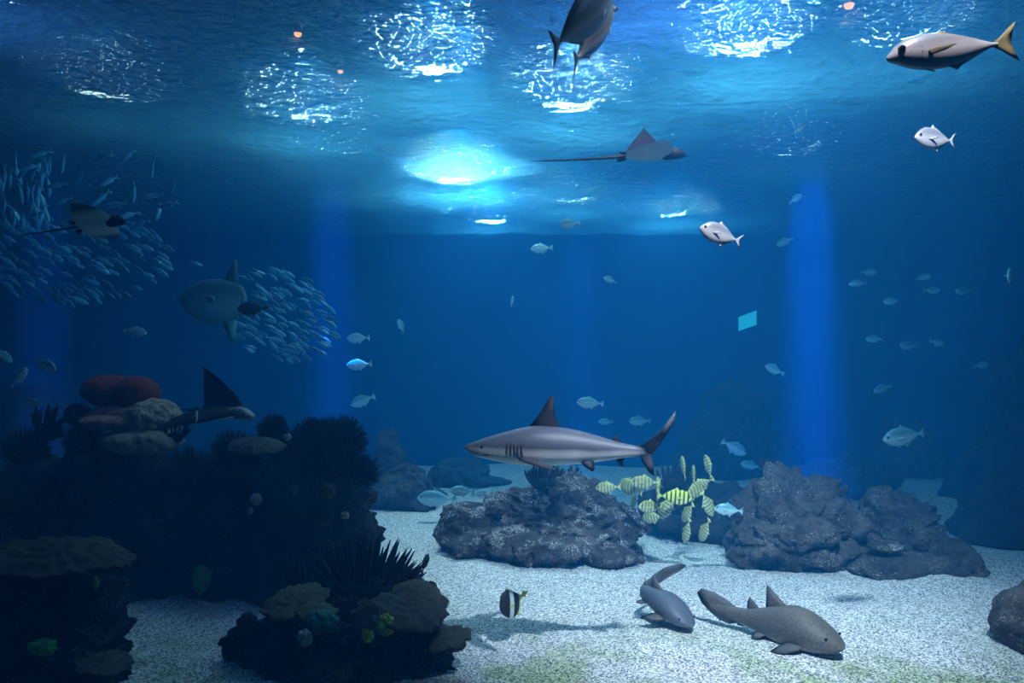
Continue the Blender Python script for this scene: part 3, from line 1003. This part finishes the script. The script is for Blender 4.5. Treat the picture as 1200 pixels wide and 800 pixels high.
# ---------------------------------------------------------------- bottom sharks
def make_bottom_shark(kind, bend, tail_up=0.0, name='bottom_shark'):
    root = empty(name)
    body, finm = kind
    S = [(.505, -.024, .010, .026), (.485, -.020, .026, .052), (.44, -.010, .046, .080), (.37, .006, .072, .100), (.28, .022, .096, .110), (.18, .030, .108, .108), (.08, .028, .100, .092),
         (-.02, .022, .082, .072), (-.12, .016, .062, .052), (-.22, .014, .046, .036), (-.32, .014, .036, .024), (-.42, .016, .026, .014), (-.48, .018, .014, .006)]
    S = [(x, z + .01, hz * 1.32, hy * 1.2) for x, z, hz, hy in S]
    loft('body', spline(S, 48), M[body], root, 24, bend, 2.2)
    fin('dorsal_fin', [(.13, .150), (.04, .215), (-.030, .275), (-.055, .280), (-.058, .21), (-.062, .120), (-.02, .10)], (-.005, .155), .010, M[finm], root, None, bend)
    fin('second_dorsal_fin', [(-.10, .095), (-.15, .145), (-.190, .175), (-.205, .13), (-.21, .072), (-.15, .055)], (-.165, .095), .008, M[finm], root, None, bend)
    fin('tail_fin', [(-.24, .055), (-.34, .100), (-.44, .130), (-.53, .125), (-.56, .080), (-.53, .02), (-.47, -.025), (-.40, -.060), (-.33, -.060), (-.28, -.035), (-.25, .0)], (-.38, .028), .012, M[finm], root, None, bend)
    for s in (1, -1):
        mt = Matrix.Translation((.24, s * .095, -.035)) @ Matrix.Rotation(math.radians(s * 74), 4, 'X')
        fin('pectoral_fin', [(.06, .02), (.04, -.07), (-.03, -.15), (-.10, -.185), (-.12, -.15), (-.10, -.06), (-.07, .02)], (-.01, -.03), .010, M[finm], root, mt, bend)
        mp = Matrix.Translation((-.05, s * .055, -.040)) @ Matrix.Rotation(math.radians(s * 68), 4, 'X')
        fin('pelvic_fin', [(.04, .01), (.01, -.05), (-.05, -.075), (-.06, -.03), (-.05, .01)], (-.01, -.02), .008, M[finm], root, mp, bend)
        ball('eye', bend(Vector((.435, s * .088, .045))), .010, M['eye'], root)
    fin('anal_fin', [(-.20, -.02), (-.24, -.05), (-.28, -.05), (-.28, -.012)], (-.24, -.02), .006, M[finm], root, None, bend)
    return root


def ground(root, head, tail, up, scale, roll=0):
    h = (Vector(head) - Vector(tail))
    ang = math.degrees(math.atan2(h.z, math.hypot(h.x, h.y)))
    yaw = math.atan2(h.y, h.x)
    root.location = (Vector(head) + Vector(tail)) / 2 + Vector((0, 0, up))
    root.rotation_euler = Euler((math.radians(roll), -math.radians(ang), yaw), 'XYZ')
    root.scale = (scale,) * 3


z1 = make_bottom_shark(('zebra', 'zebra_fin'), lambda v: Vector((v.x, v.y - .42 * max(0, -.12 - v.x) ** 1.6, v.z + .30 * max(0, -.20 - v.x) ** 1.5)))
tag(z1, 'spotted grey-brown bottom shark with two dorsal fins resting on the sand', 'shark')
ground(z1, (3.42, 8.95, .16), (2.42, 10.10, .16), .04, 1.62)
z2 = make_bottom_shark(('blue_shark', 'zebra_fin'), lambda v: Vector((v.x + 1.5 * max(0, -.10 - v.x) ** 2, v.y + 2.3 * max(0, -.12 - v.x) ** 1.6, v.z + .35 * max(0, -.12 - v.x) ** 1.5)))
tag(z2, 'smooth blue-grey bottom shark with curled tail gliding low over the sand', 'shark')
ground(z2, (2.02, 9.75, .15), (1.38, 10.75, .40), .03, 1.30)
z2.scale = (1.30, 1.30, 1.05)


# ---------------------------------------------------------------- rays
def make_ray(flap, tail_len=1.3, head_mat='ray_top', name='eagle_ray', sweep=.30, belly='ray_belly'):
    """unit disc length; flap(u) -> (y, z) of the wing line for u in -1..1"""
    root = empty(name)
    NU, NV = 40, 18
    V, F, mats = [], [], []

    def section(u):
        a = abs(u)
        tip = .27 - .10 - sweep
        lead = .27 - .10 * a - sweep * a ** 1.6 + .03 * math.sin(a * math.pi)
        trail = -.40 + (tip - .015 + .40) * a ** 1.25 - .03 * math.sin(a * math.pi) ** 2
        if trail > lead - .015: trail = lead - .015
        th = .085 * (1 - a) ** 1.5 + .006
        return lead, trail, th
    for side in (1, -1):
        for i in range(NU + 1):
            u = -1 + 2 * i / NU
            le, tr, th = section(u)
            y, z = flap(u)
            y2, z2_ = flap(u + .01); y1, z1_ = flap(u - .01)
            n = Vector((0, -(z2_ - z1_), (y2 - y1))).normalized()
            for j in range(NV + 1):
                v = j / NV
                x = le + (tr - le) * v
                prof = (math.sin(math.pi * v ** .62)) ** .8 if 0 < v < 1 else 0
                q = Vector((x, y, z)) + n * (side * th * prof * (.9 if side > 0 else .6))
                V.append(q)
    n1 = (NU + 1) * (NV + 1)
    for s in (0, 1):
        for i in range(NU):
            for j in range(NV):
                a = s * n1 + i * (NV + 1) + j
                b, c, d = a + NV + 1, a + NV + 2, a + 1
                F.append((a, d, c, b) if s == 0 else (a, b, c, d))
                mats.append(s)
    body = mesh_obj('body', V, F, M['ray_top'], root)
    body.data.materials.append(M[belly])
    for p_, k in zip(body.data.polygons, mats):
        p_.material_index = k
    hd = loft('head', spline([(.44, -.01, .018, .035), (.42, -.005, .035, .065), (.36, .01, .062, .085), (.26, .02, .080, .10), (.14, .02, .07, .10), (.0, .01, .03, .06)], 22), M[head_mat], root, 18)
    fin('snout_lobe', [(.0, .03), (.07, .02), (.10, .0), (.07, -.02), (.0, -.03)], (.03, 0), .014, M[head_mat], hd, Matrix.Translation((.39, 0, -.025)) @ Matrix.Rotation(math.radians(90), 4, 'X'))
    for s in (1, -1):
        ball('eye', (.36, s * .085, .02), .014, M['eye'], hd)
        mp = Matrix.Translation((-.36, s * .05, 0)) @ Matrix.Rotation(math.radians(s * 85), 4, 'X')
        fin('pelvic_fin', [(.06, .0), (.0, -.07), (-.10, -.085), (-.10, -.02), (-.04, .01)], (-.03, -.02), .008, M['ray_top'], root, mp)
    fin('dorsal_fin', [(-.38, .01), (-.44, .045), (-.47, .04), (-.47, .0)], (-.43, .012), .006, M['ray_top'], root)
    tp = []
    for i in range(31):
        t = i / 30
        tp.append((-.36 - tail_len * t, -.02 * math.sin(t * 2.4) * tail_len, .020 * (1 - t) ** .8 + .004, .020 * (1 - t) ** .8 + .004))
    loft('tail', tp, M['ray_top'], root, 8)
    return root


def wing(span, left, right):
    """left/right wing: (root angle, extra curl) in degrees; integrates the wing line"""
    def f(u):
        a0, a1 = left if u > 0 else right
        y = z = 0.0
        n = 24
        for i in range(n):
            t = abs(u) * (i + .5) / n
            ang = math.radians(a0 * min(1, t * 3.0) + a1 * t)
            y += math.cos(ang) * span * abs(u) / n
            z += math.sin(ang) * span * abs(u) / n
        return (y if u > 0 else -y, z)
    return f


# heading right: the left wing (+y) is the far one
r1 = make_ray(wing(.66, (70, 14), (-14, -4)), 1.25, sweep=.16, belly='ray_white')
tag(r1, 'eagle ray with one dark wing raised and white belly just under the water surface', 'ray')
orient(r1, P(764, 182, 8.8), 3, 4, -17, px_len(88, 8.8))
r2 = make_ray(wing(.60, (18, 20), (12, -55)), 1.1, sweep=.24)
tag(r2, 'black ray with pale belly gliding through the large fish school', 'ray')
orient(r2, P(116, 262, 9.5), 6, -8, -42, px_len(74, 9.5))
r3 = make_ray(wing(.66, (60, 35), (-15, -15)), .35, 'ray_pattern', sweep=.72)
tag(r3, 'dark ray with mottled head and tall raised wing over the reef', 'ray')
orient(r3, P(263, 484, 10.2), -4, -20, 0, px_len(92, 10.2))


# ---------------------------------------------------------------- ocean sunfish
def make_mola():
    root = empty('ocean_sunfish')
    st = spline([(.50, .0, .03, .03), (.48, .0, .09, .055), (.42, -.01, .17, .085), (.30, -.02, .27, .11), (.12, -.02, .34, .12), (-.08, -.01, .34, .10), (-.25, 0, .31, .065), (-.36, 0, .27, .035)], 28)
    loft('body', st, M['mola'], root, 26)
    fin('clavus', [(-.33, .27), (-.42, .22), (-.46, .12), (-.48, .0), (-.46, -.12), (-.42, -.22), (-.33, -.27), (-.28, 0)], (-.36, 0), .03, M['mola'], root)
    fin('dorsal_fin', [(-.10, .26), (-.17, .45), (-.24, .62), (-.29, .66), (-.31, .55), (-.34, .30), (-.25, .22)], (-.22, .30), .022, M['mola'], root)
    fin('anal_fin', [(-.10, -.26), (-.17, -.45), (-.24, -.62), (-.29, -.66), (-.31, -.55), (-.34, -.30), (-.25, -.22)], (-.22, -.30), .022, M['mola'], root)
    for s in (1, -1):
        mt = Matrix.Translation((.10, s * .118, -.01)) @ Matrix.Rotation(math.radians(s * -25), 4, 'Z')
        fin('pectoral_fin', [(.0, .04), (-.07, .08), (-.13, .04), (-.12, -.03), (-.03, -.04)], (-.05, 0), .008, M['mola'], root, mt)
        ball('eye', (.34, s * .090, .06), .026, M['eye'], root)
    fin('mouth', [(.0, .03), (.03, .015), (.03, -.015), (.0, -.03), (-.02, 0)], (.0, 0), .02, M['pale'], root, Matrix.Translation((.50, 0, 0)))
    return root


mo = make_mola()
tag(mo, 'pale blue-green ocean sunfish with tall upright fins beside the smaller fish school', 'sunfish')
orient(mo, P(252, 352, 13.0), 178, -14, 0, px_len(76, 13.0))
M['dark_fish'] = mat_fin('dark_fish_skin', (0.02, 0.03, 0.04), (0.05, 0.06, 0.07))
df = make_fish('dark_fish', .44, .18, 'dark_fish', 'dark_fish', .3, .26, eye=False)
tag(df, 'dark blunt fish directly behind the tail of the ocean sunfish', 'fish')
orient(df, P(296, 361, 12.7), 182, 10, 0, px_len(38, 12.7))


# ---------------------------------------------------------------- single fish
jk = make_fish('amberjack', .265, .17, 'jack', 'dusky_fin', .85, .30, bow=.22, dorsal=.02, snout=.012)
tag(jk, 'large grey-brown jack with yellowish forked tail just below the water surface', 'fish')
orient(jk, P(1112, 59, 5.4), 187, -6, 0, px_len(156, 5.4))

t0 = make_fish('trevally', .42, .16, 'silver', 'silver_fin', .85, .34)
tag(t0, 'silver trevally with dark eye swimming level below the large jack', 'fish')
orient(t0, P(1096, 163, 7.2), 179, -18, 0, px_len(60, 7.2))
t1 = copy_tree(t0)
tag(t1, 'silver trevally tilted nose-up with drooping tail in mid water', 'fish')
orient(t1, P(845, 275, 7.2), 163, -12, 0, px_len(56, 7.2))
t2 = make_fish('trevally', .40, .20, 'jack', 'silver_fin', .9, .36, dorsal=.06)
tag(t2, 'big grey trevally climbing to the surface, the nearer of the pair above the eagle ray', 'fish')
orient(t2, P(682, 22, 6.2), 52, 28, 28, px_len(125, 6.2, 28))
t3 = copy_tree(t2)
tag(t3, 'big grey trevally climbing to the surface, partly hidden behind its twin', 'fish')
orient(t3, P(694, 42, 6.9), 62, 30, 30, px_len(108, 6.9, 30))

# striped butterfly-type fish by the sand
def mat_banner():
    m = NT('bannerfish_skin')
    xyz = m.sep(m.coord())
    t = m.math('ADD', m.math('ADD', xyz[0], m.math('MULTIPLY', xyz[2], 0.45)), 0.5)
    c = m.ramp(t, [(0.0, (0.65, 0.65, 0.10)), (0.26, (0.60, 0.62, 0.10)), (0.30, (0.012, 0.015, 0.02)), (0.50, (0.012, 0.015, 0.02)), (0.53, (0.55, 0.6, 0.62)), (0.66, (0.55, 0.6, 0.62)), (0.69, (0.012, 0.015, 0.02)), (0.95, (0.02, 0.02, 0.03))], 'LINEAR')
    m.bsdf(c, 0.5, 0.3)
    return m.m


M['bannerfish'] = mat_banner()
M['yellow_fin'] = mat_fin('yellow_fin', (0.55, 0.60, 0.05), (0.65, 0.70, 0.10))
bf = make_fish('bannerfish', .82, .18, 'bannerfish', 'yellow_fin', .2, .30)
tag(bf, 'black and white banded fish with yellow tail hovering over the sand', 'fish')
orient(bf, P(601, 705, 9.6), 205, -38, 8, px_len(32, 9.6, 38))
sm = make_fish('small_reef_fish', .40, .14, 'dark_fish', 'dark_fish', .6, .3)
tag(sm, 'small dark fish swimming nose-up beside the finger coral fan', 'fish')
orient(sm, P(498, 660, 9.8), 72, 20, 0, px_len(24, 9.8))

# pale fish in the hazy middle and far water
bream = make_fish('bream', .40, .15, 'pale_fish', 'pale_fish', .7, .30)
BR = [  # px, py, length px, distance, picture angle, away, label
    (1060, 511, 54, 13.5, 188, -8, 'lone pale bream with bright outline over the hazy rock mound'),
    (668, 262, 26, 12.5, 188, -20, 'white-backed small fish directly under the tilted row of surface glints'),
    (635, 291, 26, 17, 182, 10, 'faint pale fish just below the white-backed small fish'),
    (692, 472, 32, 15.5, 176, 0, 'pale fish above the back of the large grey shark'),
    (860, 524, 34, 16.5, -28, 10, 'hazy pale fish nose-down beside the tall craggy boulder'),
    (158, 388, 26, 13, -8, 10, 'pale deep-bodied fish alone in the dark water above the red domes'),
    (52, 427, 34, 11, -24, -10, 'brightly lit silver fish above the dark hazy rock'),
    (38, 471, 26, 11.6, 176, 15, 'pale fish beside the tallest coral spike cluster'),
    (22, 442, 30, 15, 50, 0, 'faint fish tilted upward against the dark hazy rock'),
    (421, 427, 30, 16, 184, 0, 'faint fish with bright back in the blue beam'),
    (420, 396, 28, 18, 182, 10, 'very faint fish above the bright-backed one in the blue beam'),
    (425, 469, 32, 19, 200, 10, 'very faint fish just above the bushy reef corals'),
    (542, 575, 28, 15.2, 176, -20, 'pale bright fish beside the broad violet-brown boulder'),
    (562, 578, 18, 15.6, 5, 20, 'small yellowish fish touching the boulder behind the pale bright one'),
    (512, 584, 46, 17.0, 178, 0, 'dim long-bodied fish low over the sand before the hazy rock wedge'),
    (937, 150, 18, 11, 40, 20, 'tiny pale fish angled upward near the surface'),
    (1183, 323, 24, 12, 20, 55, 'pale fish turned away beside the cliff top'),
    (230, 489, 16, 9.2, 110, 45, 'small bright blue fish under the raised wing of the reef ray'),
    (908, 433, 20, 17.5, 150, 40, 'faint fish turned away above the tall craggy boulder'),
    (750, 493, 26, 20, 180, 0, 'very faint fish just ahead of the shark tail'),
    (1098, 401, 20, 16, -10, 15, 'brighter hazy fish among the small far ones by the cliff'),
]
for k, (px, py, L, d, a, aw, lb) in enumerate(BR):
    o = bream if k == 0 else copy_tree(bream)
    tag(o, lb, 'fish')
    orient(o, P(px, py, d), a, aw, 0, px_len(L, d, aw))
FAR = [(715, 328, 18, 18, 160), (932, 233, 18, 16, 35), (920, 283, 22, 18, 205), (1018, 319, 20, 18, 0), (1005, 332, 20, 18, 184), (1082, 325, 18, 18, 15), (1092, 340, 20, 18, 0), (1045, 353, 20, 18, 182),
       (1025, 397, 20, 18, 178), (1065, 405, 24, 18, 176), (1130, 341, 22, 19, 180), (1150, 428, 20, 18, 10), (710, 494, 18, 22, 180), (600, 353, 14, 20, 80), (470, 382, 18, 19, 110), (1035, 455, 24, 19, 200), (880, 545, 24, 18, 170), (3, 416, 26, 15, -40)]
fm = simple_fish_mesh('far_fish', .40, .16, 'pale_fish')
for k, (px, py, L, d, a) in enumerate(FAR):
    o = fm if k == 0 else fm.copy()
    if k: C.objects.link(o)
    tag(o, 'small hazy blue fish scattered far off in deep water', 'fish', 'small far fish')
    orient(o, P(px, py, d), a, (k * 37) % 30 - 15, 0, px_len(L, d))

# ---------------------------------------------------------------- golden trevally school
gold = make_fish('golden_trevally', .42, .15, 'gold', 'gold_fin', .7, .32)
GT = [(713, 571, 30, 184, 10, 13.0), (757, 565, 36, 178, 0, 13.1), (739, 571, 22, 170, 60, 13.4), (763, 594, 32, 172, -25, 12.7), (782, 593, 34, 245, 15, 12.9),
      (812, 577, 34, 20, 30, 13.0), (823, 567, 30, 210, 10, 13.3), (801, 548, 26, 92, 35, 13.4), (830, 547, 28, 100, 20, 13.2), (813, 557, 22, 80, 45, 13.7), (829, 590, 34, 298, 15, 12.8),
      (806, 600, 26, 250, 40, 13.1), (805, 622, 32, 262, 20, 13.0), (826, 621, 30, 255, 30, 12.7), (743, 586, 22, 265, 45, 13.6), (771, 573, 24, 75, 55, 13.7), (765, 606, 24, 195, 40, 13.4)]
for k, (px, py, L, a, aw, d) in enumerate(GT):
    o = gold if k == 0 else copy_tree(gold)
    tag(o, 'pale yellow fish with thin dark bars in the tight school beside the broad boulder', 'fish', 'yellow striped fish school')
    orient(o, P(px, py, d), a, aw, 0, px_len(L, d, aw))
gb = make_fish('golden_trevally', .42, .15, 'gold_bright', 'gold_fin', .7, .32)
tag(gb, 'brightest yellow fish with bold dark bars, in the heart of the yellow school', 'fish', 'yellow striped fish school')
orient(gb, P(790, 582, 12.5), -4, -6, 0, px_len(42, 12.5))
gd = make_fish('golden_trevally', .40, .15, 'pale_fish', 'pale_fish', .7, .32)
tag(gd, 'dull grey-blue fish straggling behind the yellow school by the craggy boulder', 'fish', 'yellow striped fish school')
orient(gd, P(854, 597, 12.3), 175, 6, 0, px_len(34, 12.3))

# ---------------------------------------------------------------- the two silver schools
rnd = random.Random(11)
SM = [simple_fish_mesh('schooling_fish', .25, .13, 'school', b) for b in (-.5, -.2, .25, .5)]
used = [False] * 4


placed = []


def school_fish(px, py, L, d, a, aw, label, group):
    # keep the fish clear of each other: slide along the line of depth until there is room
    for q in range(60):
        p_ = P(px, py, d)
        if all((p_ - o_).length > 0.5 * (l_ + px_len(L, d)) * 0.95 for o_, l_ in placed): break
        d += rnd.uniform(-.35, .45)
        d = max(11.4, min(d, 16.4))
    placed.append((p_, px_len(L, d)))
    k = rnd.randrange(4)
    if used[k]:
        o = SM[k].copy()
        C.objects.link(o)
    else:
        o = SM[k]
        used[k] = True
    tag(o, label, 'fish', group)
    orient(o, P(px, py, d), a, aw, rnd.uniform(-25, 25), px_len(L, d, aw))


# upper loose turning fish
LA = 'slender silver-blue fish, head down, in the loose top of the large school'
pts = [(18, 185), (47, 180), (28, 200), (50, 203), (72, 192), (36, 196), (118, 185), (146, 183), (130, 212), (95, 207), (160, 225), (184, 229), (65, 217), (45, 225), (120, 232), (136, 240), (185, 248), (165, 262), (200, 240), (205, 220),
       (85, 240), (100, 222), (70, 236), (150, 252), (176, 195), (110, 205)]
for x, y in pts:
    school_fish(x + rnd.uniform(-3, 3), y, rnd.uniform(20, 30), 12.0 + rnd.uniform(-.4, 1.2), 180 + rnd.choice((25, 40, 60, 80)) + rnd.uniform(-12, 12), rnd.uniform(-20, 30), LA, 'loose top of the large fish school')
for i in range(38):
    school_fish(rnd.uniform(-6, 60), rnd.uniform(190, 262), rnd.uniform(20, 28), 12.8 + rnd.uniform(0, 1.5), 262 + rnd.uniform(-18, 28), rnd.uniform(-20, 30), LA, 'loose top of the large fish school')
LB = 'slender blue fish slanting downward in the dense lower part of the large school'
n = 0
while n < 165:
    x, y = rnd.uniform(-10, 205), rnd.uniform(252, 358)
    if ((x - 85) / 122) ** 2 + ((y - 300) / 54) ** 2 > 1: continue
    school_fish(x, y, rnd.uniform(15, 23), 12.2 + rnd.uniform(0, 2.4), -32 + rnd.uniform(-14, 14), rnd.uniform(-20, 25), LB, 'dense lower part of the large fish school')
    n += 1
LC = 'short blue fish slanting downward in the compact school behind the ocean sunfish'
n = 0
while n < 150:
    x, y = rnd.uniform(212, 398), rnd.uniform(306, 428)
    if ((x - 325 - (y - 368) * .25) / 70) ** 2 + ((y - 368) / 55) ** 2 > 1 and not (n < 14 and x < 260 and y < 330): continue
    if x < 300 and rnd.random() < .45: continue
    school_fish(x, y, rnd.uniform(13, 19), 13.9 + rnd.uniform(0, 1.3), -30 + rnd.uniform(-14, 14), rnd.uniform(-20, 25), LC, 'compact fish school behind the sunfish')
    n += 1

# ---------------------------------------------------------------- lamps and far window
M['bulb'] = None
mb = NT('warm_bulb')
em = mb.n('Emission', Strength=6.0)
em.inputs[0].default_value = (1.0, 0.30, 0.10, 1)
mb.t.links.new(em.outputs[0], mb.out.inputs[0])
M['bulb'] = mb.m
M['housing'] = mat_fin('lamp_housing', (0.02, 0.02, 0.022))
for px, py, r, lb in ((349, 39, .05, 'small orange lamp glowing through the water surface, the brighter of two over the reef side'),
                      (399, 83, .04, 'small orange lamp glowing through the water surface beside the brighter one'),
                      (995, 5, .06, 'small red-orange lamp glowing through the surface beside the large jack')):
    d = (SURF_Z + .35 - CAM_Z) * FPX / (HORIZON - py)
    root = empty('warning_lamp', P(px, py, d))
    tag(root, lb, 'lamp')
    ball('bulb', (0, 0, 0), r, M['bulb'], root, 3)
    loft('cord', [(11.0 - root.location.z, 0, .008, .008), (.15, 0, .008, .008)], M['housing'], root, 6).rotation_euler = (0, -math.pi / 2, 0)
    loft('housing', [(.16, 0, r * .5, r * .5), (.12, 0, r * 1.1, r * 1.1), (.05, 0, r * 1.2, r * 1.2), (.0, 0, r * 1.05, r * 1.05)], M['housing'], root, 12).rotation_euler = (0, -math.pi / 2, 0)

mw = NT('lit_window')
em = mw.n('Emission', Strength=0.8)
em.inputs[0].default_value = (0.05, 0.70, 1.0, 1)
mw.t.links.new(em.outputs[0], mw.out.inputs[0])
p = P(876, 376, BACK_Y - .03)
w = .27
V = [(-w, -.02, -.30), (w, -.02, -.12), (w, -.02, .32), (-w, -.02, .12), (-w, .02, -.30), (w, .02, -.12), (w, .02, .32), (-w, .02, .12)]
F = [(0, 1, 2, 3), (7, 6, 5, 4), (0, 4, 5, 1), (1, 5, 6, 2), (2, 6, 7, 3), (3, 7, 4, 0)]
wd = mesh_obj('window_1', V, F, mw.m, None, False)
wd.location = p
tag(wd, 'small bright slanted window lit from behind in the far wall', None, None, 'structure')
